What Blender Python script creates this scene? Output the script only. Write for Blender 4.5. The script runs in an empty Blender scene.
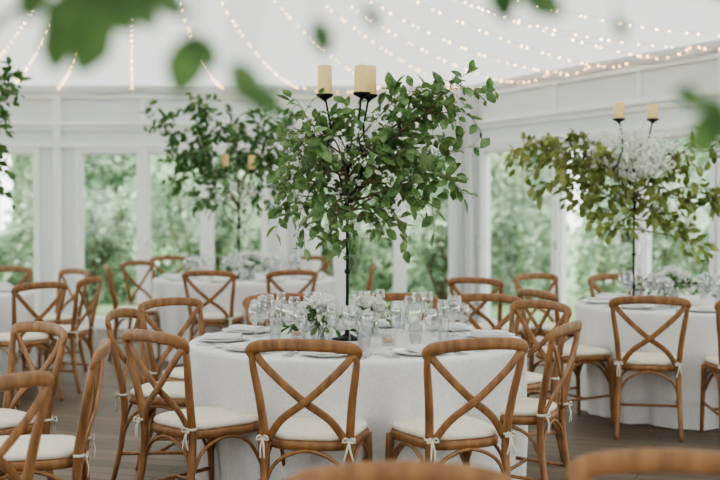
import bpy, math, random
import numpy as np
from mathutils import Vector, Matrix
R = random.Random(7)
sc = bpy.context.scene
F = 1200.0; HZ = 209.0; CAMH = 1.43
def W(px, s):            # photo column + scale (px per metre) -> floor position
    return ((px-360)/s, F/s)

# ---------------------------------------------------------------- materials
def new_mat(name):
    m = bpy.data.materials.new(name); m.use_nodes = True
    nt = m.node_tree; nt.nodes.clear()
    return m, nt, nt.nodes.new('ShaderNodeOutputMaterial')
def noise_ramp(nt, scale, c1, c2, stretch=(1,1,1), detail=4, lo=.3, hi=.7, coord='Object'):
    tc = nt.nodes.new('ShaderNodeTexCoord'); mp = nt.nodes.new('ShaderNodeMapping')
    mp.inputs['Scale'].default_value = stretch
    n = nt.nodes.new('ShaderNodeTexNoise'); n.inputs['Scale'].default_value = scale; n.inputs['Detail'].default_value = detail
    r = nt.nodes.new('ShaderNodeValToRGB')
    r.color_ramp.elements[0].position = lo; r.color_ramp.elements[1].position = hi
    r.color_ramp.elements[0].color = (*c1,1); r.color_ramp.elements[1].color = (*c2,1)
    nt.links.new(tc.outputs[coord], mp.inputs[0]); nt.links.new(mp.outputs[0], n.inputs['Vector'])
    nt.links.new(n.outputs[0], r.inputs[0])
    return r, n
def pmat(name, c1, c2=None, scale=8, rough=.5, stretch=(1,1,1), bump=0, metal=0, spec=.5, coat=0, sss=0, lo=.3, hi=.7):
    m, nt, out = new_mat(name)
    b = nt.nodes.new('ShaderNodeBsdfPrincipled')
    b.inputs['Roughness'].default_value = rough; b.inputs['Metallic'].default_value = metal
    b.inputs['Specular IOR Level'].default_value = spec
    r, n = noise_ramp(nt, scale, c1, c2 or c1, stretch, lo=lo, hi=hi)
    nt.links.new(r.outputs[0], b.inputs['Base Color'])
    if bump:
        bp = nt.nodes.new('ShaderNodeBump'); bp.inputs['Strength'].default_value = bump; bp.inputs['Distance'].default_value = .01
        nt.links.new(n.outputs[0], bp.inputs['Height']); nt.links.new(bp.outputs[0], b.inputs['Normal'])
    nt.links.new(b.outputs[0], out.inputs[0])
    return m
def leafmat(name, c1, c2, scale=14, trans=.4, rough=.45):
    m, nt, out = new_mat(name)
    b = nt.nodes.new('ShaderNodeBsdfPrincipled'); b.inputs['Roughness'].default_value = rough
    t = nt.nodes.new('ShaderNodeBsdfTranslucent'); mx = nt.nodes.new('ShaderNodeMixShader'); mx.inputs[0].default_value = trans
    r, n = noise_ramp(nt, scale, c1, c2, detail=3, lo=.35, hi=.65)
    nt.links.new(r.outputs[0], b.inputs['Base Color']); nt.links.new(r.outputs[0], t.inputs[0])
    nt.links.new(b.outputs[0], mx.inputs[1]); nt.links.new(t.outputs[0], mx.inputs[2]); nt.links.new(mx.outputs[0], out.inputs[0])
    return m
def glassmat(name, tint=(1,1,1), base=.06, edge=.55):
    m, nt, out = new_mat(name)
    tr = nt.nodes.new('ShaderNodeBsdfTransparent'); tr.inputs[0].default_value = (*tint,1)
    g = nt.nodes.new('ShaderNodeBsdfGlossy'); g.inputs['Roughness'].default_value = .03
    lw = nt.nodes.new('ShaderNodeLayerWeight'); lw.inputs[0].default_value = .35
    mr = nt.nodes.new('ShaderNodeMapRange'); mr.inputs[3].default_value = base; mr.inputs[4].default_value = edge
    mx = nt.nodes.new('ShaderNodeMixShader')
    nt.links.new(lw.outputs['Facing'], mr.inputs[0]); nt.links.new(mr.outputs[0], mx.inputs[0])
    nt.links.new(tr.outputs[0], mx.inputs[1]); nt.links.new(g.outputs[0], mx.inputs[2]); nt.links.new(mx.outputs[0], out.inputs[0])
    return m
def fabricmat(name, col, f):
    m, nt, out = new_mat(name)
    d = nt.nodes.new('ShaderNodeBsdfDiffuse'); t = nt.nodes.new('ShaderNodeBsdfTranslucent'); mx = nt.nodes.new('ShaderNodeMixShader')
    mx.inputs[0].default_value = f
    r, n = noise_ramp(nt, 1.5, tuple(c*.95 for c in col), col)
    for s in (d, t): nt.links.new(r.outputs[0], s.inputs[0])
    nt.links.new(d.outputs[0], mx.inputs[1]); nt.links.new(t.outputs[0], mx.inputs[2]); nt.links.new(mx.outputs[0], out.inputs[0])
    return m
M_wood = pmat('oak_wood', (.135,.060,.023), (.320,.155,.062), 6, .42, (6,6,1.1), .2, lo=.25, hi=.72)
M_cush = pmat('ivory_cushion', (.64,.59,.49), (.72,.67,.57), 30, .9, bump=.1)
M_tie = pmat('ivory_ribbon', (.60,.56,.48), (.68,.64,.56), 30, .8)
M_cloth = pmat('white_linen', (.64,.635,.63), (.72,.715,.71), 60, .9, bump=.08, spec=.2)
M_wall = pmat('white_painted_panel', (.66,.69,.70), (.71,.735,.745), 2, .6)
M_frame = pmat('white_window_frame', (.80,.81,.81), (.85,.86,.86), 3, .4)
M_iron = pmat('black_iron', (.012,.012,.012), (.03,.03,.03), 30, .5, bump=.2, metal=.6)
M_candle = pmat('ivory_wax', (.84,.60,.27), (.88,.66,.34), 10, .45)
M_china = pmat('white_china', (.8,.8,.79), (.83,.83,.82), 4, .15)
M_napkin = pmat('grey_linen_napkin', (.62,.62,.61), (.70,.70,.69), 80, .9, bump=.1)
M_steel = pmat('polished_steel', (.55,.55,.55), (.7,.7,.7), 10, .18, metal=1)
M_branch = pmat('branch_bark', (.10,.07,.04), (.17,.12,.07), 30, .8, bump=.4)
M_leaf = leafmat('beech_leaf', (.060,.125,.040), (.24,.35,.145), 16, .42)
M_leafy = leafmat('autumn_leaf', (.10,.145,.040), (.34,.36,.12), 9, .42)
M_leafd = leafmat('dark_leaf', (.042,.10,.030), (.14,.25,.085), 16, .38)
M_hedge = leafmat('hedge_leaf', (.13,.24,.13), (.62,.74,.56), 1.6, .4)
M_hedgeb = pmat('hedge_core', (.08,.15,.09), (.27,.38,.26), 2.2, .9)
M_petal = leafmat('white_petal', (.84,.84,.78), (.9,.9,.87), 20, .3, .7)
M_glass = glassmat('drinking_glass', (.985,.99,.995), .10, .85)
M_pane = glassmat('window_glass', (.97,.985,.98), .02, .25)
M_roof = fabricmat('marquee_fabric', (.86,.88,.89), .26)
M_curt = fabricmat('voile_curtain', (.80,.81,.81), .3)
def emit(name, col, st):
    m, nt, out = new_mat(name); e = nt.nodes.new('ShaderNodeEmission'); e.inputs[0].default_value = (*col,1); e.inputs[1].default_value = st
    nt.links.new(e.outputs[0], out.inputs[0]); m.cycles.emission_sampling = 'NONE'; return m
M_bulb = emit('warm_bulb', (1,.58,.20), 36)
M_wire = pmat('clear_wire', (.5,.48,.42), rough=.5)
# floor planks
def floor_mat():
    m, nt, out = new_mat('grey_oak_planks')
    tc = nt.nodes.new('ShaderNodeTexCoord'); mp = nt.nodes.new('ShaderNodeMapping'); mp.inputs['Rotation'].default_value = (0,0,.35)
    br = nt.nodes.new('ShaderNodeTexBrick'); br.inputs['Scale'].default_value = 1
    br.inputs['Brick Width'].default_value = 1.6; br.inputs['Row Height'].default_value = .14; br.inputs['Mortar Size'].default_value = .005
    br.inputs['Color1'].default_value = (.105,.076,.054,1); br.inputs['Color2'].default_value = (.18,.137,.102,1); br.inputs['Mortar'].default_value = (.035,.026,.02,1)
    n = nt.nodes.new('ShaderNodeTexNoise'); n.inputs['Scale'].default_value = 6; n.inputs['Detail'].default_value = 6
    mp2 = nt.nodes.new('ShaderNodeMapping'); mp2.inputs['Scale'].default_value = (.6,9,1)
    mx = nt.nodes.new('ShaderNodeMixRGB'); mx.blend_type = 'MULTIPLY'; mx.inputs[0].default_value = .6
    rp = nt.nodes.new('ShaderNodeValToRGB'); rp.color_ramp.elements[0].color = (.5,.48,.45,1); rp.color_ramp.elements[0].position=.3; rp.color_ramp.elements[1].color = (1.1,1.1,1.1,1)
    b = nt.nodes.new('ShaderNodeBsdfPrincipled'); b.inputs['Roughness'].default_value = .5; b.inputs['Specular IOR Level'].default_value = .3
    L = nt.links.new
    L(tc.outputs['Object'], mp.inputs[0]); L(mp.outputs[0], br.inputs[0]); L(mp.outputs[0], mp2.inputs[0]); L(mp2.outputs[0], n.inputs['Vector'])
    L(n.outputs[0], rp.inputs[0]); L(br.outputs[0], mx.inputs[1]); L(rp.outputs[0], mx.inputs[2]); L(mx.outputs[0], b.inputs['Base Color']); L(b.outputs[0], out.inputs[0])
    return m
M_floor = floor_mat()
def brick_mat():
    m, nt, out = new_mat('red_brick')
    tc = nt.nodes.new('ShaderNodeTexCoord'); mp = nt.nodes.new('ShaderNodeMapping'); mp.inputs['Rotation'].default_value = (math.pi/2,0,0)
    br = nt.nodes.new('ShaderNodeTexBrick'); br.inputs['Scale'].default_value = 4
    br.inputs['Color1'].default_value = (.36,.20,.14,1); br.inputs['Color2'].default_value = (.48,.30,.22,1); br.inputs['Mortar'].default_value = (.42,.39,.35,1)
    b = nt.nodes.new('ShaderNodeBsdfPrincipled'); b.inputs['Roughness'].default_value = .9
    L = nt.links.new; L(tc.outputs['Object'], mp.inputs[0]); L(mp.outputs[0], br.inputs[0]); L(br.outputs[0], b.inputs['Base Color']); L(b.outputs[0], out.inputs[0])
    return m
M_brick = brick_mat()
M_grass = pmat('garden_lawn', (.16,.25,.11), (.30,.40,.21), 3, .95)

# ---------------------------------------------------------------- mesh builder
class MB:
    def __init__(s): s.v=[]; s.f=[]; s.m=[]
    def add(s, vs, fs, mat=0):
        o=len(s.v); s.v.extend([tuple(p) for p in vs]); s.f.extend([tuple(i+o for i in f) for f in fs]); s.m.extend([mat]*len(fs))
    def mesh(s, name, mats, smooth=True):
        me = bpy.data.meshes.new(name); me.from_pydata(s.v, [], s.f)
        for m in mats: me.materials.append(m)
        me.polygons.foreach_set('material_index', s.m)
        me.polygons.foreach_set('use_smooth', [smooth]*len(s.f)); me.update()
        return me
def obj(name, me, loc=(0,0,0), rz=0, parent=None):
    o = bpy.data.objects.new(name, me); o.location = loc; o.rotation_euler = (0,0,rz)
    sc.collection.objects.link(o)
    if parent: o.parent = parent
    return o
def empty(name, loc):
    o = obj(name, None, loc); o.empty_display_size=.1; return o
def cr(pts, n=6):
    P=[Vector(p) for p in pts]; P=[P[0]*2-P[1]]+P+[P[-1]*2-P[-2]]; out=[]
    for i in range(1,len(P)-2):
        a,b,c,d=P[i-1:i+3]
        for k in range(n):
            t=k/n
            out.append(.5*((2*b)+(c-a)*t+(2*a-5*b+4*c-d)*t*t+(3*b-a-3*c+d)*t**3))
    out.append(P[-2]); return out
def sweep(mb, pts, w, h=None, mat=0, n=8, ref=(0,0,1), sq=1.0):
    N=len(pts); ref=Vector(ref); V=[]; Fc=[]
    for i,p in enumerate(pts):
        t=(pts[min(i+1,N-1)]-pts[max(i-1,0)])
        if t.length<1e-9: t=Vector((0,0,1))
        t.normalize()
        s=t.cross(ref)
        if s.length<.05: s=t.cross(Vector((1,0,0)) if abs(t.x)<.9 else Vector((0,1,0)))
        s.normalize(); q=s.cross(t).normalized()
        u=i/(N-1)
        ww=w(u) if callable(w) else w; hh=ww if h is None else (h(u) if callable(h) else h)
        for k in range(n):
            a=2*math.pi*(k+.5)/n; ca,sa=math.cos(a),math.sin(a)
            if sq!=1: ca=math.copysign(abs(ca)**sq,ca); sa=math.copysign(abs(sa)**sq,sa)
            V.append(p+s*(ww*ca)+q*(hh*sa))
    for i in range(N-1):
        for k in range(n):
            Fc.append((i*n+k,i*n+(k+1)%n,(i+1)*n+(k+1)%n,(i+1)*n+k))
    Fc.append(tuple(range(n))[::-1]); Fc.append(tuple(range((N-1)*n,N*n)))
    mb.add(V,Fc,mat)
def lathe(mb, prof, c=(0,0,0), n=20, mat=0):
    V=[];Fc=[]
    for r,z in prof:
        for k in range(n):
            a=2*math.pi*k/n; V.append((c[0]+r*math.cos(a),c[1]+r*math.sin(a),c[2]+z))
    for i in range(len(prof)-1):
        for k in range(n): Fc.append((i*n+k,i*n+(k+1)%n,(i+1)*n+(k+1)%n,(i+1)*n+k))
    if prof[0][0]>1e-3: Fc.append(tuple(range(n))[::-1])
    if prof[-1][0]>1e-3: Fc.append(tuple(range((len(prof)-1)*n,len(prof)*n)))
    mb.add(V,Fc,mat)
def box(mb, x0,x1,y0,y1,z0,z1, mat=0, T=None):
    V=[Vector((x,y,z)) for x in (x0,x1) for y in (y0,y1) for z in (z0,z1)]
    if T: V=[T(v) for v in V]
    mb.add(V,[(0,1,3,2),(4,6,7,5),(0,4,5,1),(2,3,7,6),(0,2,6,4),(1,5,7,3)],mat)
def slab(mb, outline, levels, mat=0):   # levels [(scale,z)]
    n=len(outline); V=[];Fc=[]
    for s,z in levels:
        for x,y in outline: V.append((x*s,y*s,z))
    for i in range(len(levels)-1):
        for k in range(n): Fc.append((i*n+k,i*n+(k+1)%n,(i+1)*n+(k+1)%n,(i+1)*n+k))
    Fc.append(tuple(range(n))[::-1]); Fc.append(tuple(range((len(levels)-1)*n,len(levels)*n)))
    mb.add(V,Fc,mat)
def leaf(mb, p, d, nrm, L, Wd, mat=0, curl=.18):
    d=d.normalized(); s=d.cross(nrm)
    if s.length<.05: s=d.cross(Vector((.3,.9,.2)))
    s.normalize(); q=s.cross(d).normalized()
    def P(u,w,h): return p+d*(L*u)+s*(Wd*w)+q*(L*h)
    V=[P(0,0,0), P(.22,.36,.05),P(.25,0,.0),P(.22,-.36,.05), P(.55,.5,.04-curl*.2),P(.58,0,-curl*.25),P(.55,-.5,.04-curl*.2), P(.82,.28,-curl*.5),P(.84,0,-curl*.6),P(.82,-.28,-curl*.5), P(1,0,-curl)]
    mb.add(V,[(0,2,1),(0,3,2),(1,2,5,4),(2,3,6,5),(4,5,8,7),(5,6,9,8),(7,8,10),(8,9,10)],mat)
def rv(r=None):
    r=r or R
    while True:
        v=Vector((r.uniform(-1,1),r.uniform(-1,1),r.uniform(-1,1)))
        if .05<v.length<1: return v.normalized()

# ---------------------------------------------------------------- room shell
EAVE=2.88; WT=2.16
corner=Vector((1.286,14.29)); rdir=Vector((.431,-.902)).normalized()
def rpos(px):   # distance along the angled right wall
    k=(px-360)/F
    return (k*corner.y-corner.x)/(rdir.x-k*rdir.y)
def wall(name, A, B, openings, wn):
    A=Vector(A);B=Vector(B);u=(B-A);Ln=u.length;u.normalize();n=Vector((u.y,-u.x))
    if (Vector((-.5,7))-A).dot(n)<0: n=-n
    def T(v): return Vector((A.x+u.x*v.x+n.x*v.y, A.y+u.y*v.x+n.y*v.y, v.z))
    mb=MB(); box(mb,-.02,Ln+.02,-.12,0,WT,EAVE+.04,T=T)
    edges=[0]+[e for o in openings for e in o]+[Ln]
    for a,b in zip(edges[::2],edges[1::2]):
        if b-a>.02: box(mb,a,b,-.12,0,0,WT,T=T)
    obj('wall_'+name, mb.mesh('wall_'+name,[M_wall],False))
    mb=MB()
    box(mb,0,Ln,0,.035,WT,WT+.06,T=T); box(mb,0,Ln,0,.05,2.42,2.47,T=T); box(mb,0,Ln,0,.02,2.36,2.42,T=T); box(mb,0,Ln,0,.03,2.74,2.78,T=T)
    for a,b in zip(edges[::2],edges[1::2]):
        if b-a>.15:
            box(mb,a,b,0,.012,0,.14,T=T)
            c=(a+b)/2; box(mb,c-.05,c+.05,0,.04,.14,WT,T=T); box(mb,c-.05,c+.05,0,.045,WT+.06,EAVE,T=T)
        else:
            c=(a+b)/2; box(mb,c-.02,c+.02,0,.03,2.47,2.74,T=T)
    obj('trim_'+name, mb.mesh('trim',[M_frame],False))
    for i,(a,b) in enumerate(openings):
        wn[0]+=1
        mb=MB(); fw=.06
        box(mb,a,a+fw,-.09,.02,0,WT,T=T); box(mb,b-fw,b,-.09,.02,0,WT,T=T)
        box(mb,a+fw,b-fw,-.09,.02,WT-.06,WT,T=T); box(mb,a+fw,b-fw,-.09,.02,0,.12,T=T)
        s=fw; e=.022
        box(mb,a+s,a+s+e,-.07,-.01,.12,WT-.06,T=T); box(mb,b-s-e,b-s,-.07,-.01,.12,WT-.06,T=T)
        box(mb,a+s+e,b-s-e,-.07,-.01,.12,.145,T=T); box(mb,a+s+e,b-s-e,-.07,-.01,WT-.085,WT-.06,T=T)
        box(mb,a+s-.03,a+s-.012,.02,.06,1.0,1.1,1,T=T)
        box(mb,a+s+e,b-s-e,-.045,-.04,.145,WT-.085,2,T=T)
        obj('window_%d'%wn[0], mb.mesh('window',[M_frame,M_steel,M_pane],False))
def auto(Ln, w=1.15, gap=.22):
    n=int((Ln-gap)/(w+gap)); w2=(Ln-gap*(n+1))/n
    return [(gap+i*(w2+gap), gap+i*(w2+gap)+w2) for i in range(n)]
poly=[(-6,14.29),(corner.x,corner.y),(6.49,3.4),(6.49,-4),(-8,-4),(-8,9)]
wn=[0]
bx=lambda px:(px-360)/84*1.0+6
back=[(.15,1.0),(bx(-58),bx(40))]+[(bx(a),bx(b)) for a,b in ((76,143),(143,207),(207,268),(298,340),(340,400),(400,456))]
wall('back',poly[0],poly[1],back,wn)
Ln=(Vector(poly[2])-Vector(poly[1])).length
rt=[(rpos(481),rpos(556)),(rpos(556),rpos(640)),(rpos(640),rpos(716))]
e=rt[-1][1]; rest=auto(Ln-e)
wall('right',poly[1],poly[2],rt+[(e+a,e+b) for a,b in rest],wn)
wall('right_front',poly[2],poly[3],auto(7.4),wn)
wall('front',poly[3],poly[4],auto(14.49),wn)
wall('left',poly[4],poly[5],auto(13),wn)
wall('left_back',poly[5],poly[0],auto((Vector(poly[0])-Vector(poly[5])).length),wn)
mb=MB(); mb.add([(x,y,0) for x,y in poly]+[(x,y,-.06) for x,y in poly],[tuple(range(6))[::-1],tuple(range(6,12))]+[(i,(i+1)%6,(i+1)%6+6,i+6) for i in range(6)])
obj('floor',mb.mesh('floor',[M_floor],False))
RZ=4.9
def ridge(p): return Vector((-1.9, min(10,max(0,p[1])), RZ))
def roofpt(x,y,t,sag=.12):
    a=Vector((x,y,EAVE)); b=ridge((x,y)); p=a.lerp(b,t); p.z-=sag*math.sin(math.pi*t); return p
loop=[]
for i in range(6):
    A=Vector(poly[i]);B=Vector(poly[(i+1)%6]);n=int((B-A).length/.12)
    for k in range(n): loop.append(A.lerp(B,k/n))
mb=MB(); rows=16; N=len(loop); V=[];Fc=[]
for r in range(rows+1):
    t=r/rows
    for i,p in enumerate(loop):
        q=roofpt(p.x,p.y,t); q.z+=.03*abs(math.sin(i*math.pi/16))*math.sin(math.pi*min(1,t*1.2+.02)); V.append(q)
for r in range(rows):
    for i in range(N): Fc.append((r*N+i,r*N+(i+1)%N,(r+1)*N+(i+1)%N,(r+1)*N+i))
mb.add(V,Fc); obj('ceiling',mb.mesh('ceiling',[M_roof]))
mb=MB(); V=[];Fc=[]
for i,p in enumerate(loop):
    c=(Vector((-.5,7))-p).normalized()
    for r,(off,dz) in enumerate(((.02,.03),(.09,-.01),(.06,-.05-.05*abs(math.sin(i*math.pi/14))))):
        V.append((p.x+c.x*off,p.y+c.y*off,EAVE+dz))
for i in range(N):
    j=(i+1)%N
    for r in range(2): Fc.append((i*3+r,j*3+r,j*3+r+1,i*3+r+1))
mb.add(V,Fc); obj('trim_valance',mb.mesh('valance',[M_curt]))
# fairy lights
mb=MB()
ico=[(0,0,1),(.89,0,.45),(.28,.85,.45),(-.72,.53,.45),(-.72,-.53,.45),(.28,-.85,.45),(.72,.53,-.45),(-.28,.85,-.45),(-.89,0,-.45),(-.28,-.85,-.45),(.72,-.53,-.45),(0,0,-1)]
icf=[(0,1,2),(0,2,3),(0,3,4),(0,4,5),(0,5,1),(1,6,2),(2,7,3),(3,8,4),(4,9,5),(5,10,1),(6,7,2),(7,8,3),(8,9,4),(9,10,5),(10,6,1),(11,7,6),(11,8,7),(11,9,8),(11,10,9),(11,6,10)]
def blob(mb,p,r,mat): mb.add([(p[0]+r*a,p[1]+r*b,p[2]+r*c) for a,b,c in ico],icf,mat)
def string(a,b,sag,step=.13):
    L=(b-a).length*1.05; n=max(8,int(L/.25)); P=[]
    for k in range(n+1):
        t=k/n; p=a.lerp(b,t); p.z-=sag*4*t*(1-t); P.append(p)
    sweep(mb,P,.0018,mat=1,n=4)
    m=int(L/step)
    for k in range(m):
        t=(k+R.uniform(.1,.9))/m; p=a.lerp(b,t); p.z-=sag*4*t*(1-t)+.012; blob(mb,p,R.uniform(.0045,.0066),0)
apx=Vector((-1.9,10,RZ-.1))
ends=[((px-360)/84,14.15) for px in (-110,-30,15,62,135,225,300,380,455)]+[tuple(corner+rdir*rpos(px)+Vector((-.09,-.05))) for px in (510,560,600,650,700,760)]
for x,y in ends:
    E=Vector((x,y,EAVE-.02)); string(E,apx,R.uniform(.3,.5))
for A,B in zip(ends[6:-1],ends[7:]):
    string(Vector((*A,EAVE+.0)),Vector((*B,EAVE+.0)),.07,.12)
for y in (8,6,4,2):
    for sx in (-7.8,6.2):
        a=Vector((sx,y,EAVE-.02))
        if sx>0 and y>=4: a.x=corner.x+(14.29-y)*.478-.15
        string(a,Vector((-1.9,y,RZ-.1)),.35,.2)
obj('fairy_lights',mb.mesh('fairy_lights',[M_bulb,M_wire]))
def curtain(A,B,z0=.02,z1=EAVE-.05,amp=.03,waves=7):
    A=Vector(A);B=Vector(B);u=(B-A).normalized();n=Vector((u.y,-u.x))
    if (Vector((-.5,7))-A).dot(n)<0:n=-n
    mb=MB();nx=waves*8;nz=10;V=[];Fc=[]
    for j in range(nz+1):
        z=z0+(z1-z0)*j/nz
        for i in range(nx+1):
            t=i/nx;w=.92+.08*abs(2*j/nz-1); p=A.lerp(B,.5+(t-.5)*w)+n*(.10+amp*math.sin(t*waves*2*math.pi+j*.15)); V.append((p.x,p.y,z))
    for j in range(nz):
        for i in range(nx): a=j*(nx+1)+i; Fc.append((a,a+1,a+nx+2,a+nx+1))
    mb.add(V,Fc); obj('curtain',mb.mesh('curtain',[M_curt]))
for a,b in ((296,322),(452,468)): curtain(((a-360)/84,14.29),((b-360)/84,14.29),z1=2.4 if a<400 else EAVE-.05,waves=max(2,(b-a)//7),amp=.025)
curtain(tuple(corner+rdir*.03),tuple(corner+rdir*(rpos(480))),waves=3,amp=.025)

# ---------------------------------------------------------------- cross-back chair
mb=MB()
outl=[]
for k in range(36):
    a=2*math.pi*k/36; ca,sa=math.cos(a),math.sin(a)
    y=.215*math.copysign(abs(sa)**.5,sa); x=math.copysign(abs(ca)**.5,ca)*(.2+y*.09); outl.append((x,y))
slab(mb,outl,[(.95,.420),(1,.426),(1,.454),(.97,.460)],0)
slab(mb,outl,[(.90,.460),(.955,.463),(.975,.474),(.95,.486),(.86,.495),(.5,.501)],1)
for s in (-1,1):
    sweep(mb,cr([(s*.195,-.27,0),(s*.186,-.222,.22),(s*.180,-.205,.43),(s*.195,-.232,.62),(s*.219,-.262,.78),(s*.221,-.272,.845)],6),lambda u:.0135+.005*math.sin(math.pi*min(1,u*1.1)),mat=0,n=10,ref=(0,1,0))
    sweep(mb,cr([(s*.198,.195,0),(s*.196,.185,.22),(s*.19,.172,.435)],5),lambda u:.012+.007*u,mat=0,n=10,ref=(0,1,0))
    o=.007*s
    sweep(mb,cr([(-s*.212,-.272+o,.835),(-s*.150,-.277+o,.765),(-s*.02,-.262+o,.645),(s*.10,-.236+o,.555),(s*.168,-.212+o*.3,.462)],6),.017,.0055,mat=0,n=8,ref=(0,1,0),sq=.6)
    sweep(mb,cr([(s*.188,-.215,.26),(s*.188,-.15,.375),(s*.19,-.02,.42),(s*.192,.10,.38),(s*.194,.18,.26)],6),.0085,mat=0,n=8,ref=(1,0,0))
    sweep(mb,cr([(s*.19,-.235,.17),(s*.193,.185,.19)],2),.009,mat=0,n=8)
    c=Vector((s*.184,-.212,.475))
    sweep(mb,[c+Vector((.021*math.cos(a),.021*math.sin(a),0)) for a in [i*math.pi/5 for i in range(11)]],.003,.006,mat=2,n=6,ref=(0,0,1))
    k=c+Vector((0,-.024,0))
    for q in (-1,1):
        sweep(mb,cr([k,k+Vector((q*.014,-.010,.010)),k+Vector((q*.026,-.010,-.006)),k+Vector((q*.013,-.006,-.008)),k],5),.0045,.0012,mat=2,n=6,ref=(0,1,0))
        sweep(mb,cr([k,k+Vector((q*.007,-.012,-.04)),k+Vector((q*(.014+.006*s),-.01,-.085))],5),.0045,.0012,mat=2,n=6,ref=(0,1,0))
sweep(mb,cr([(-.226,-.266,.815),(-.222,-.276,.846),(-.19,-.288,.862),(-.10,-.308,.872),(0,-.314,.875),(.10,-.308,.872),(.19,-.288,.862),(.222,-.276,.846),(.226,-.266,.815)],6),lambda u:.012+.014*min(1,math.sin(math.pi*u)*3.2),.011,mat=0,n=12,ref=(0,1,0),sq=.7)
for y in (-.21,.18):
    sweep(mb,cr([(-.188,y,.26),(-.13,y,.37),(0,y,.42),(.13,y,.37),(.188,y,.26)],6),.0085,mat=0,n=8,ref=(0,1,0))
sweep(mb,cr([(-.192,-.02,.18),(.192,-.02,.18)],2),.009,mat=0,n=8)
ME_chair=mb.mesh('cross_back_chair',[M_wood,M_cush,M_tie])
def chair(rx,ry,tx,ty,mind=1.24,jit=0):
    d=Vector((tx-rx,ty-ry)); L=d.length; d.normalize()
    if L<mind: rx=tx-d.x*mind; ry=ty-d.y*mind
    o=Vector((rx,ry))+d*.28
    obj('cross_back_chair',ME_chair,(o.x,o.y,0),math.atan2(-d.x,d.y)+jit)

# ---------------------------------------------------------------- tables
def table(x,y,r,seed):
    rr=random.Random(seed); mb=MB(); N=260
    ph=[rr.uniform(0,6.28) for _ in range(5)]
    levels=[(.5,.759),(.9,.760),(.985,.759),(1.0,.752),(1.004,.735)]
    V=[];Fc=[];rowsn=0
    for f,z in levels:
        for k in range(N):
            a=2*math.pi*k/N; V.append((r*f*math.cos(a),r*f*math.sin(a),z))
        rowsn+=1
    for j in range(1,13):
        t=j/12; z=.735*(1-t)+.006
        for k in range(N):
            a=2*math.pi*k/N
            w=(math.sin(11*a+ph[0]+.8*math.sin(2*a+ph[1]))+.7*math.sin(19*a+ph[2]+math.sin(3*a+ph[3]))+.45*math.sin(33*a+ph[4]+math.sin(5*a)))
            q=r*1.004-.06*t+.031*w*min(1,t*1.6)*(.55+.5*t); V.append((q*math.cos(a),q*math.sin(a),z))
        rowsn+=1
    for j in range(rowsn-1):
        for k in range(N): Fc.append((j*N+k,(j+1)*N+k,(j+1)*N+(k+1)%N,j*N+(k+1)%N))
    V.append((0,0,.76)); c=len(V)-1
    for k in range(N): Fc.append((c,k,(k+1)%N))
    mb.add(V,Fc)
    lathe(mb,[(r*.97,.715),(r*.97,.745)],n=40,mat=1)
    for k in range(4):
        a=k*math.pi/2+.4; sweep(mb,[Vector((.45*math.cos(a),.45*math.sin(a),0)),Vector((.45*math.cos(a),.45*math.sin(a),.72))],.02,mat=1)
    obj('dining_table',mb.mesh('dining_table',[M_cloth,M_wood]),(x,y,0))
T1=(-.01,6.15);T2=(-1.12,11.65);T3=(2.42,8.5);T4=(-3.55,9.7);T5=(-2.5,4.6);T0=(.12,1.26)
for i,(t,r) in enumerate(((T1,.86),(T2,.88),(T3,.88),(T4,.88),(T5,.86),(T0,.84))): table(*t,r,i+3)

for px,s in ((303,244),(477,242),(153,228)): chair(*W(px,s),*T1)
chair(.93,5.70,*T1,1.10); chair(*W(541,173),*T1); chair(.80,7.50,*T1)
chair(-.50,7.55,*T1); chair(.26,7.55,*T1); chair(-1.13,7.15,*T1); chair(-1.26,6.35,*T1)
for px,s in ((209,115),(288,113),(137,97),(108,105),(352,103),(170,88),(310,88)): chair(*W(px,s),*T2)
chair(1.78,7.36,2.0,8.5,1.1); chair(2.38,7.20,*T3); chair(1.17,7.95,*T3); chair(*W(536,121),*T3); chair(2.1,9.85,*T3); chair(3.1,9.6,*T3)
chair(*W(475,128),1.6,10.4,1.0)
for px,s in ((40,137),(74,112),(90,127),(8,108)): chair(*W(px,s),*T4)
chair(-4.4,8.7,*T4); chair(-3.4,8.4,*T4)
chair(-1.5,5.6,*T5); chair(-1.05,4.82,*T5); chair(-1.16,3.85,*T5,1.2)
chair(.08,2.48,*T0,1.15); chair(.70,2.60,.40,1.3,1.2)

# ---------------------------------------------------------------- tableware
def glassmesh(h,br,bh,foot):
    mb=MB()
    lathe(mb,[(foot,0),(foot,.002),(.006,.006),(.0035,.012),(.0035,h-bh),(.008,h-bh+.004),(br*.75,h-bh*.8),(br,h-bh*.5),(br*.95,h-bh*.25),(br*.82,h),(br*.80,h),(br*.92,h-bh*.26),(br*.97,h-bh*.5),(br*.72,h-bh*.77),(.0001,h-bh+.008)],n=20)
    return mb.mesh('wine_glass',[M_glass])
G1=glassmesh(.215,.041,.11,.036);G2=glassmesh(.19,.034,.095,.033);G4=glassmesh(.225,.026,.14,.03)
mb=MB(); lathe(mb,[(.0225,0),(.026,.005),(.032,.11),(.034,.13),(.032,.13),(.03,.11),(.024,.01),(.0001,.008)],n=20); G3=mb.mesh('tumbler',[M_glass])
mb=MB(); lathe(mb,[(.085,0),(.09,.003),(.132,.016),(.135,.019),(.13,.018),(.09,.008),(.0001,.007)],n=40); ME_plate=mb.mesh('dinner_plate',[M_china])
mb=MB()
for i,(w,l,z) in enumerate(((.05,.10,.0),(.048,.098,.006),(.046,.095,.012))):
    o=[(w*math.copysign(abs(math.cos(a))**.25,math.cos(a)),l*math.copysign(abs(math.sin(a))**.25,math.sin(a))) for a in [k*math.pi/14 for k in range(28)]]
    slab(mb,o,[(.98,z),(1,z+.002),(1,z+.004),(.97,z+.006)])
ME_nap=mb.mesh('folded_napkin',[M_napkin])
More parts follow.
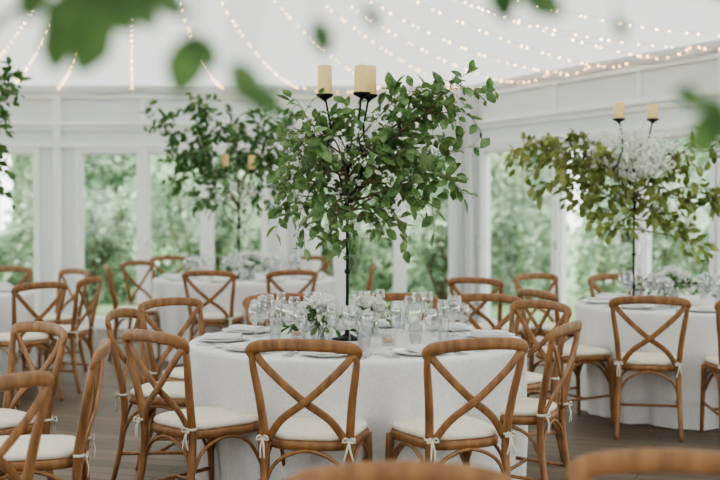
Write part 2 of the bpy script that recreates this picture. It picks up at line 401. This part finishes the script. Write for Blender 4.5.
def cut(kind):
    mb=MB()
    sweep(mb,cr([(0,-.1,.003),(0,-.03,.004),(0,.03,.006)],4),lambda u:.007-.004*u,.0016,n=6)
    if kind=='fork':
        slab(mb,[(.011*math.cos(a),.045+.017*math.sin(a)) for a in [k*math.pi/8 for k in range(16)]],[(1,.003),(1,.0055)])
        for q in (-.0085,-.0028,.0028,.0085): sweep(mb,[Vector((q,.05,.005)),Vector((q,.075,.003)),Vector((q*.9,.098,.005))],.0014,n=5)
    else:
        slab(mb,[(-.005,.02),(.008,.02),(.010,.07),(.006,.11),(0,.122),(-.005,.11)],[(1,.003),(1,.0055)])
    return mb.mesh(kind,[M_steel])
ME_fork=cut('fork');ME_knife=cut('knife')
def setting(T,r,n,off,full=True,seed=0):
    rr=random.Random(seed)
    for i in range(n):
        a=2*math.pi*i/n+off; u=Vector((math.cos(a),math.sin(a)));v=Vector((-u.y,u.x))
        rz=a+math.pi/2
        def P(d,l): return (T[0]+u.x*d+v.x*l,T[1]+u.y*d+v.y*l,.7605)
        obj('dinner_plate',ME_plate,P(r-.17,0))
        p=P(r-.17,0); obj('folded_napkin',ME_nap,(p[0],p[1],.7785),rz+rr.uniform(-.1,.1))
        if full:
            for l in (-.165,-.19): obj('fork',ME_fork,P(r-.16,l),rz+math.pi)
            for l in (.16,.185): obj('knife',ME_knife,P(r-.16,l),rz+math.pi)
        obj('wine_glass',G1,P(r-.355+rr.uniform(-.015,.015),.06)); obj('wine_glass',G2,P(r-.34+rr.uniform(-.015,.015),.145))
        obj('water_tumbler',G3,P(r-.43,.12+rr.uniform(-.01,.01)))
        obj('champagne_flute',G4,P(r-.37,-.03))
setting(T1,.86,10,.12,True,1); setting(T3,.88,9,.3,True,2); setting(T2,.88,9,.3,False,3); setting(T4,.88,8,.1,False,4)

# ---------------------------------------------------------------- flowers / foliage
def rose(mb,c,r,mat):
    ax=(Vector((0,0,1))+rv()*.6).normalized(); e=ax.orthogonal().normalized(); f=ax.cross(e)
    for ring,(nr,rad,tilt) in enumerate(((3,.35,.1),(5,.65,.35),(6,1,.75))):
        for k in range(nr):
            a=2*math.pi*k/nr+ring*.6; d=e*math.cos(a)+f*math.sin(a); t=ax.cross(d); V=[]
            for i in range(4):
                u=i/3
                for j in (-1,0,1):
                    w=math.sin(math.pi*(.15+.75*u))*.55*rad*r*j
                    V.append(c+ax*(r*(u*1.1-.3)*(1-tilt*.5))+d*(rad*r*(.35+.5*math.sin(u*2)*(1+tilt*u*.6))-abs(j)*.12*r)+t*w)
            mb.add(V,[(a_*3+b_,a_*3+b_+1,a_*3+b_+4,a_*3+b_+3) for a_ in range(3) for b_ in range(2)],mat)
    blob(mb,c,r*.42,mat)
def arrangement(loc,R0,h,nf,nl,seed,vase=.10,rs=1.0):
    global R
    R=random.Random(seed); mb=MB()
    lathe(mb,[(.038,0),(.045,.006),(.052,vase*.6),(.045,vase),(.042,vase),(.048,vase*.6),(.04,.01),(.0001,.008)],n=20,mat=2)
    for k in range(12):
        a=R.uniform(0,6.28); sweep(mb,[Vector((.025*math.cos(a),.025*math.sin(a),.012)),Vector((.03*math.cos(a+2),.03*math.sin(a+2),vase+.02))],.002,mat=1,n=5)
    for k in range(nl):
        d=rv(); d.z=abs(d.z)*.8-.25; p=Vector((d.x*R0*.3,d.y*R0*.3,vase)); q=p+Vector((d.x*R0,d.y*R0,d.z*h))
        sweep(mb,cr([p,(p+q)/2+Vector((0,0,.02)),q],3),.0015,mat=1,n=4)
        for t in (.5,.75,1):
            leaf(mb,p.lerp(q,t),(q-p).normalized()+rv()*.8,rv()+Vector((0,0,1)),R.uniform(.035,.055),R.uniform(.02,.03),1)
    for k in range(nf):
        d=rv(); d.z=abs(d.z)-.1; c=Vector((d.x*R0*.85,d.y*R0*.85,vase+d.z*h*.85)); rose(mb,c,R.uniform(.028,.044)*rs,0)
    for k in range(nf*7):
        d=rv(); d.z=abs(d.z); c=Vector((d.x*R0,d.y*R0,vase+d.z*h*1.05)); blob(mb,c,R.uniform(.004,.008),0)
    obj('flower_arrangement',mb.mesh('flower_arrangement',[M_petal,M_leafd,M_glass]),loc)

def foliage_mesh(base, tips, rr, mat, leafL=.085, tw=9, tl=.16, wide=.62, start=.22, rad=.006, dens=1.0, zj=0):
    global R
    R=rr; mb=MB()
    for tip in tips:
        tip=Vector(tip); b=Vector(base)+Vector((0,0,rr.uniform(-.4,1)*zj)); b.z=min(b.z,tip.z+.15) if zj else b.z
        L=(tip-b).length
        mid=b.lerp(tip,.5)+Vector((0,0,.10*L))+rv()*.07*L
        mid2=b.lerp(tip,.78)+Vector((0,0,.08*L))+rv()*.05*L
        P=cr([b,mid,mid2,tip],7)
        sweep(mb,P,lambda u:rad*(1-.8*u),mat=1,n=5)
        m=len(P); K=int(tw*L/.5)+2
        for k in range(K):
            t=start+(1-start)*(k+R.random()*.6)/K; i=min(m-2,int(t*(m-1))); p=P[i].lerp(P[i+1],t*(m-1)-i)
            td=(P[i+1]-P[i]).normalized(); d=(td*.6+rv()*.95+Vector((0,0,-.05))).normalized(); l=tl*R.uniform(.4,1)
            q=p+d*l+Vector((0,0,-.12*l)); Q=cr([p,p.lerp(q,.5)+Vector((0,0,.12*l)),q],3)
            sweep(mb,Q,.0014,mat=1,n=4)
            nl=max(2,int(l/.03*dens))
            for j in range(nl):
                tt=(j+1)/nl; pp=p.lerp(q,tt)+Vector((0,0,.1*l*math.sin(math.pi*tt)))
                ld=(d*.8+rv()*.9+Vector((0,0,-.25))).normalized()
                LL=leafL*R.uniform(.5,1.15)
                leaf(mb,pp,ld,Vector((0,0,1))+rv()*.9,LL,LL*wide,0,R.uniform(.05,.35))
    return mb.mesh('foliage',[mat,M_branch])

def stand_mesh(H, candang, arm=.115, base=.085):
    mb=MB()
    lathe(mb,[(base,0),(base,.006),(base*.5,.014),(.014,.03),(.012,.05)],n=28)
    sweep(mb,[Vector((0,0,.02)),Vector((0,0,H-.25))],.0075,n=10)
    for z in (.12,.35,.55*H,H-.35): lathe(mb,[(.0076,-.014),(.015,-.006),(.016,0),(.015,.006),(.0076,.014)],(0,0,z),n=12)
    for a in candang:
        c=Vector((math.cos(a),math.sin(a),0))
        sweep(mb,cr([c*.005+Vector((0,0,H-.52)),c*arm*.7+Vector((0,0,H-.47)),c*arm*1.1+Vector((0,0,H-.34)),c*arm*.75+Vector((0,0,H-.2)),c*arm*.9+Vector((0,0,H-.06)),c*arm+Vector((0,0,H-.01))],6),.0055,n=8,ref=(c.y,-c.x,0))
        lathe(mb,[(.006,-.03),(.012,-.02),(.042,-.004),(.045,.006),(.042,.006),(.0001,0)],(c.x*arm,c.y*arm,H),n=20)
    lathe(mb,[(.02,0),(.028,.01),(.03,.025),(.012,.03)],(0,0,H-.56),n=16)
    return mb.mesh('candelabra',[M_iron])
def centerpiece(loc,H,candang,tips,seed,mat,leafL,base_z,blos,blosR,blosC,tw=9,crystal=0,arm=.115,tl=.16,ch=.15,zj=.2,ps=.016):
    global R
    e=empty('candelabra_centerpiece',loc); rr=random.Random(seed)
    obj('candelabra',stand_mesh(H,candang,arm),parent=e)
    for i,a in enumerate(candang):
        mb=MB(); h=ch if i!=1 else ch-.01
        lathe(mb,[(.036,0),(.037,.003),(.037,h-.004),(.034,h),(.028,h-.004),(.0001,h-.006)],n=24,mat=0)
        sweep(mb,[Vector((0,0,h-.008)),Vector((.001,0,h+.012))],.0012,mat=1,n=5)
        obj('pillar_candle_%d'%(i+1),mb.mesh('pillar_candle',[M_candle,M_iron]),(arm*math.cos(a),arm*math.sin(a),H+.002),parent=e)
    obj('foliage_branches',foliage_mesh((0,0,base_z),tips,rr,mat,leafL,tw,tl,zj=zj),parent=e)
    mb=MB(); R=rr
    for k in range(blos):
        d=rv(); c=Vector(blosC)+Vector((d.x*blosR[0],d.y*blosR[0],d.z*blosR[1]))*R.random()**.4
        sweep(mb,[Vector((0,0,base_z)).lerp(c,.75),c],.0009,mat=1,n=3)
        for j in range(6):
            q=c+rv()*.028
            for z in range(3): leaf(mb,q,rv(),rv(),ps,ps*.9,0)
    obj('gypsophila_sprays',mb.mesh('gypsophila_sprays',[M_petal,M_leaf]),parent=e)
    if crystal:
        mb=MB()
        for k in range(crystal):
            a=R.uniform(0,6.28); r=R.uniform(.12,.38); z=base_z+R.uniform(-.25,.3); p=Vector((r*math.cos(a),r*math.sin(a),z))
            sweep(mb,[p,p+Vector((0,0,.10))],.0006,mat=1,n=3)
            lathe(mb,[(.0001,-.018),(.016,-.006),(.019,.008),(.009,.026),(.009,.03),(.0001,.03)],tuple(p),n=10)
        obj('hanging_glass_baubles',mb.mesh('hanging_glass_baubles',[M_glass,M_wire]),parent=e)
def tipsfrom(lst,px0,s,ztab,rr,dy=.32):
    return [((px-px0)/s, rr.uniform(-dy,dy), CAMH+(HZ-py)/s-ztab) for px,py in lst]
rr=random.Random(11)
s1=F/6.15
t1=tipsfrom([(302,108),(320,128),(352,112),(395,100),(425,92),(452,90),(478,96),(464,112),(462,150),(442,135),(448,182),(434,208),(415,190),(404,226),(380,220),(300,230),(278,210),(274,186),(285,160),(280,135),(310,190),(330,225),(395,150),(370,150),(340,160),(420,150),(302,145),(355,240),(385,125),(410,115),(340,130),(325,175),(390,185),(320,205),(365,200),(295,175),(425,170),(375,170),(345,195)],347,s1,.76,rr)
H1=2.01-.76
centerpiece((T1[0]-.055,T1[1],.7605),H1,[math.pi*1.0,math.pi*1.72,.25],t1,21,M_leaf,.078,.72,85,(.40,.30),(0.03,0,.88),12,18,tl=.15,zj=.28,ps=.014)
s2=F/11.65
t2=tipsfrom([(165,150),(175,180),(160,120),(195,115),(208,105),(230,122),(262,108),(285,125),(290,150),(278,185),(265,205),(200,200),(215,170),(250,150),(180,155),(235,140),(275,165),(200,135),(270,135)],240,s2,.76,rr,.4)
centerpiece((W(240,s2)[0],T2[1]-.1,.7605),1.04,[math.pi*1.15,-.35],t2,22,M_leafd,.09,.72,25,(.2,.2),(0,0,.85),9,0,.14,.2)
s3=F/8.5
t3=tipsfrom([(516,150),(530,140),(550,165),(540,185),(560,140),(585,133),(575,170),(590,210),(600,235),(570,200),(600,150),(650,215),(690,160),(715,140),(720,190),(690,230),(735,215),(740,150),(670,240),(660,185),(615,190),(705,250),(640,150),(530,165),(560,190),(590,180),(680,205),(620,225),(650,170)],634,s3,.76,rr,.4)
centerpiece((W(634,s3)[0],T3[1],.7605),2.06-.76,[math.pi*1.1,-.2],t3,23,M_leafy,.082,.66,230,(.36,.20),(.0,0,1.06),10,24,.125,ch=.115,ps=.018)
s4=F/9.7
t4=tipsfrom([(2,95),(10,120),(0,70),(-10,140),(8,165),(-5,190),(-15,205),(-50,80),(-80,70),(-120,100),(-150,150),(-110,200),(-60,150),(-20,110),(-40,200)],-80,s4,.76,rr,.4)
centerpiece((W(-80,s4)[0],T4[1],.7605),1.2,[math.pi,0.0,1.6],t4,24,M_leafd,.09,.72,10,(.2,.2),(0,0,.85),9,0,.13,.2)
arrangement((-.19,5.90,.7605),.135,.15,26,34,31,.10,1.15)
arrangement((.05,6.36,.7605),.10,.12,16,18,32)
arrangement((T2[0]+.08,T2[1]-.30,.7605),.17,.18,18,40,33,.12,1.2)
arrangement((2.14,8.26,.7605),.17,.15,24,30,34,.12,1.2); arrangement((2.52,8.33,.7605),.14,.12,14,20,36)
arrangement((T4[0]+.2,T4[1]-.2,.7605),.15,.15,12,24,35)
for x,y in ((.14,5.90),(.28,6.10),(-.33,6.25),(.02,5.84)):
    mb=MB(); lathe(mb,[(.028,0),(.032,.004),(.034,.075),(.031,.075),(.028,.01),(.0001,.01)],n=18,mat=0); lathe(mb,[(.026,.011),(.026,.035),(.0001,.035)],n=14,mat=1)
    obj('votive_candle',mb.mesh('votive_candle',[M_glass,M_candle]),(x,y,.7605))

# near arrangement on the table next to the photographer
e=empty('candelabra_centerpiece',(-.5,1.34,.7605))
obj('candelabra',stand_mesh(1.15,[math.pi,2.2,4.2],.115),parent=e)
for i,a in enumerate([math.pi,2.2,4.2]):
    mb=MB(); lathe(mb,[(.037,0),(.038,.003),(.038,.146),(.035,.15),(.0001,.146)],n=24)
    obj('pillar_candle_%d'%(i+1),mb.mesh('pillar_candle',[M_candle]),(.115*math.cos(a),.115*math.sin(a),1.152),parent=e)
mb=MB(); R=random.Random(5)
O=Vector((-.5,1.34,.7605))
br=[cr([O+Vector((0,0,.72)),(-.42,1.34,1.62),(-.28,1.33,1.70),(-.1,1.32,1.70),(.1,1.31,1.715),(.28,1.3,1.70),(.42,1.3,1.64),(.47,1.3,1.56)],8),
    cr([O+Vector((0,0,.72)),(-.47,1.3,1.63),(-.38,1.26,1.70),(-.24,1.22,1.69)],8)]
for b in br: sweep(mb,[p-O for p in b],lambda u:.005*(1-.7*u),mat=1,n=6)
def hang(px,py,L,ang,dep=1.3,wide=.62):
    s=F/dep; c=Vector(((px-360)/s,dep,CAMH+(HZ-py)/s))
    best=min((p for b in br for p in b),key=lambda p:(p-c).length)
    d=Vector((math.cos(ang),.15,math.sin(ang))); st=c-d*L*.5
    sweep(mb,[p-O for p in cr([best,best.lerp(st,.5)+Vector((0,0,.01)),st],4)],.0012,mat=1,n=4)
    leaf(mb,st-O,d,Vector((.15,-1,.25)),L,L*wide,0,.15)
for a in ((66,20,.085,-2.3),(92,42,.085,-2.1),(82,24,.085,-1.2),(112,12,.07,-.6),(140,6,.065,-.9),(58,48,.06,-1.8),(104,4,.08,-2.6),(186,66,.075,-1.9),(204,52,.05,-.8),(170,4,.05,-.5),(246,84,.060,-1.0),(264,100,.054,-.6),(322,38,.045,-1.2),(502,-2,.06,-1.3),(540,0,.07,-.4),(706,132,.065,-1.8),(716,118,.055,-1.0),(690,98,.045,-.3),(372,18,.03,-1.0),(34,-2,.06,-2),(620,28,.03,-1.)): hang(*a)
for b in br:
    for p in b[8:]:
        if p.x<-.33: continue
        for _ in range(2):
            d=rv(); d.z=abs(d.z)*.7+.25
            leaf(mb,p-O,d,rv()+Vector((0,0,1)),R.uniform(.045,.07),R.uniform(.028,.042),0)
obj('foliage_branches',mb.mesh('foliage_branches',[M_leafd,M_branch]),parent=e)

# ---------------------------------------------------------------- garden
mb=MB(); mb.add([(-60,-40,-.08),(60,-40,-.08),(60,80,-.08),(-60,80,-.08)],[(0,1,2,3)]); obj('garden_ground',mb.mesh('garden_ground',[M_grass],False))
rng=np.random.default_rng(3)
from mathutils import noise
def hedge(name,A,B,h,dep,nleaf,lsz=.13,seed=0):
    A=Vector(A);B=Vector(B);u=(B-A);L=u.length;u.normalize();n=Vector((u.y,-u.x))
    if (Vector((-.5,7))-A).dot(n)<0:n=-n
    nx=max(8,int(L/.3)); nz=14; V=[];Fc=[]
    def surf(a,z):
        bul=noise.noise(Vector((a*.9+seed,z*1.1,seed)))*dep*.9+noise.noise(Vector((a*2.7,z*2.5,seed)))*.18
        top=h*(1+.25*noise.noise(Vector((a*.5,seed,3.1))))
        off=bul-dep*.35*(z**3)*1.5
        return Vector((A.x+u.x*a+n.x*off,A.y+u.y*a+n.y*off,z*top-.08))
    for j in range(nz+1):
        for i in range(nx+1): V.append(surf(L*i/nx,j/nz))
    for j in range(nz):
        for i in range(nx): a=j*(nx+1)+i; Fc.append((a,a+1,a+nx+2,a+nx+1))
    m0=len(Fc)
    for _ in range(nleaf):
        a=rng.uniform(0,L);z=rng.uniform(0,1)**.9
        p=surf(a,z)+Vector((n.x,n.y,0))*rng.uniform(0,.28)+Vector((0,0,rng.uniform(-.05,.15)))
        d=Vector(rng.normal(size=3)).normalized(); e2=d.cross(Vector(rng.normal(size=3))).normalized(); l=lsz*rng.uniform(.5,1.2)
        o=len(V); V+= [p,p+d*l*.5+e2*l*.3,p+d*l,p+d*l*.5-e2*l*.3]; Fc.append((o,o+1,o+2,o+3))
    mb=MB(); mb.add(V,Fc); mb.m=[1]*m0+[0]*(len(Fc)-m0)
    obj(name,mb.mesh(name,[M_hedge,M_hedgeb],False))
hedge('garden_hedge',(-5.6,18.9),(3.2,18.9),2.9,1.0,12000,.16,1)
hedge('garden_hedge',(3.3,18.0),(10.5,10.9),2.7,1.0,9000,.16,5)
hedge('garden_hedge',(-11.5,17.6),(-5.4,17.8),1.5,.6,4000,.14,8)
def shrub(loc,h,r,seed):
    rr2=random.Random(seed); tips=[(r*math.cos(a)*q,r*math.sin(a)*q,h*z) for a,q,z in [(rr2.uniform(0,6.28),rr2.uniform(.4,1),rr2.uniform(.45,1)) for _ in range(16)]]
    obj('garden_shrub',foliage_mesh((0,0,0),tips,rr2,M_hedge,.13,6,.3,.6,.15,.02,.7),loc)
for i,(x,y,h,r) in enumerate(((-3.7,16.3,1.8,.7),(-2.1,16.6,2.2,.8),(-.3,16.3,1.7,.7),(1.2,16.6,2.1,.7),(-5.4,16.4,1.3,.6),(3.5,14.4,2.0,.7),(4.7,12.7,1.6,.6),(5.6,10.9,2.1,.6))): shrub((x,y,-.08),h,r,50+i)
def building(x0,x1,y0,y1,h):
    mb=MB(); box(mb,x0,x1,y0,y1,-.08,h,0)
    mb.add([(x0-.2,y0-.3,h),(x1+.2,y0-.3,h),(x1+.2,(y0+y1)/2,h+1.6),(x0-.2,(y0+y1)/2,h+1.6),(x0-.2,y1+.3,h),(x1+.2,y1+.3,h)],[(0,1,2,3),(3,2,5,4),(0,3,4),(1,5,2)],3)
    k=x0+.4
    while k+.9<x1:
        box(mb,k,k+.9,y0-.05,y0,1.1,2.3,1)
        for i in range(3):
            for j in range(3): box(mb,k+.06+i*.27,k+.28+i*.27,y0-.06,y0-.04,1.17+j*.37,1.49+j*.37,2)
        k+=1.6
    obj('brick_house',mb.mesh('brick_house',[M_brick,M_frame,M_pane,M_branch],False))
building(-12,-6.3,18.9,21,3.2); building(6,12,20.5,24,4.0)

# ---------------------------------------------------------------- light, world, camera
w=bpy.data.worlds.new('sky'); sc.world=w; w.use_nodes=True; nt=w.node_tree; bg=nt.nodes['Background']
tc=nt.nodes.new('ShaderNodeTexCoord'); sep=nt.nodes.new('ShaderNodeSeparateXYZ'); rp=nt.nodes.new('ShaderNodeValToRGB')
rp.color_ramp.elements[0].color=(1,.99,.96,1); rp.color_ramp.elements[1].color=(.945,.97,1,1)
nt.links.new(tc.outputs['Generated'],sep.inputs[0]); nt.links.new(sep.outputs[2],rp.inputs[0]); nt.links.new(rp.outputs[0],bg.inputs[0]); bg.inputs[1].default_value=4.2
sd=bpy.data.lights.new('sun','SUN'); sd.energy=4.5; sd.angle=.6; sd.color=(1,.95,.86); so=bpy.data.objects.new('sun',sd); so.rotation_euler=(math.radians(48),0,math.radians(-20)); so.location=(0,-5,20); sc.collection.objects.link(so)
cd=bpy.data.cameras.new('camera'); cam=bpy.data.objects.new('camera',cd); sc.collection.objects.link(cam); sc.camera=cam
cd.lens=60; cd.sensor_width=36; cam.location=(0,0,CAMH)
cam.rotation_euler=(math.pi/2-math.atan((240-HZ)/F),0,0)
cd.dof.use_dof=True; cd.dof.focus_distance=5.5; cd.dof.aperture_fstop=2.0; cd.clip_start=.05
sc.view_settings.view_transform='AgX'
try: sc.view_settings.look='AgX - Medium High Contrast'
except Exception: pass
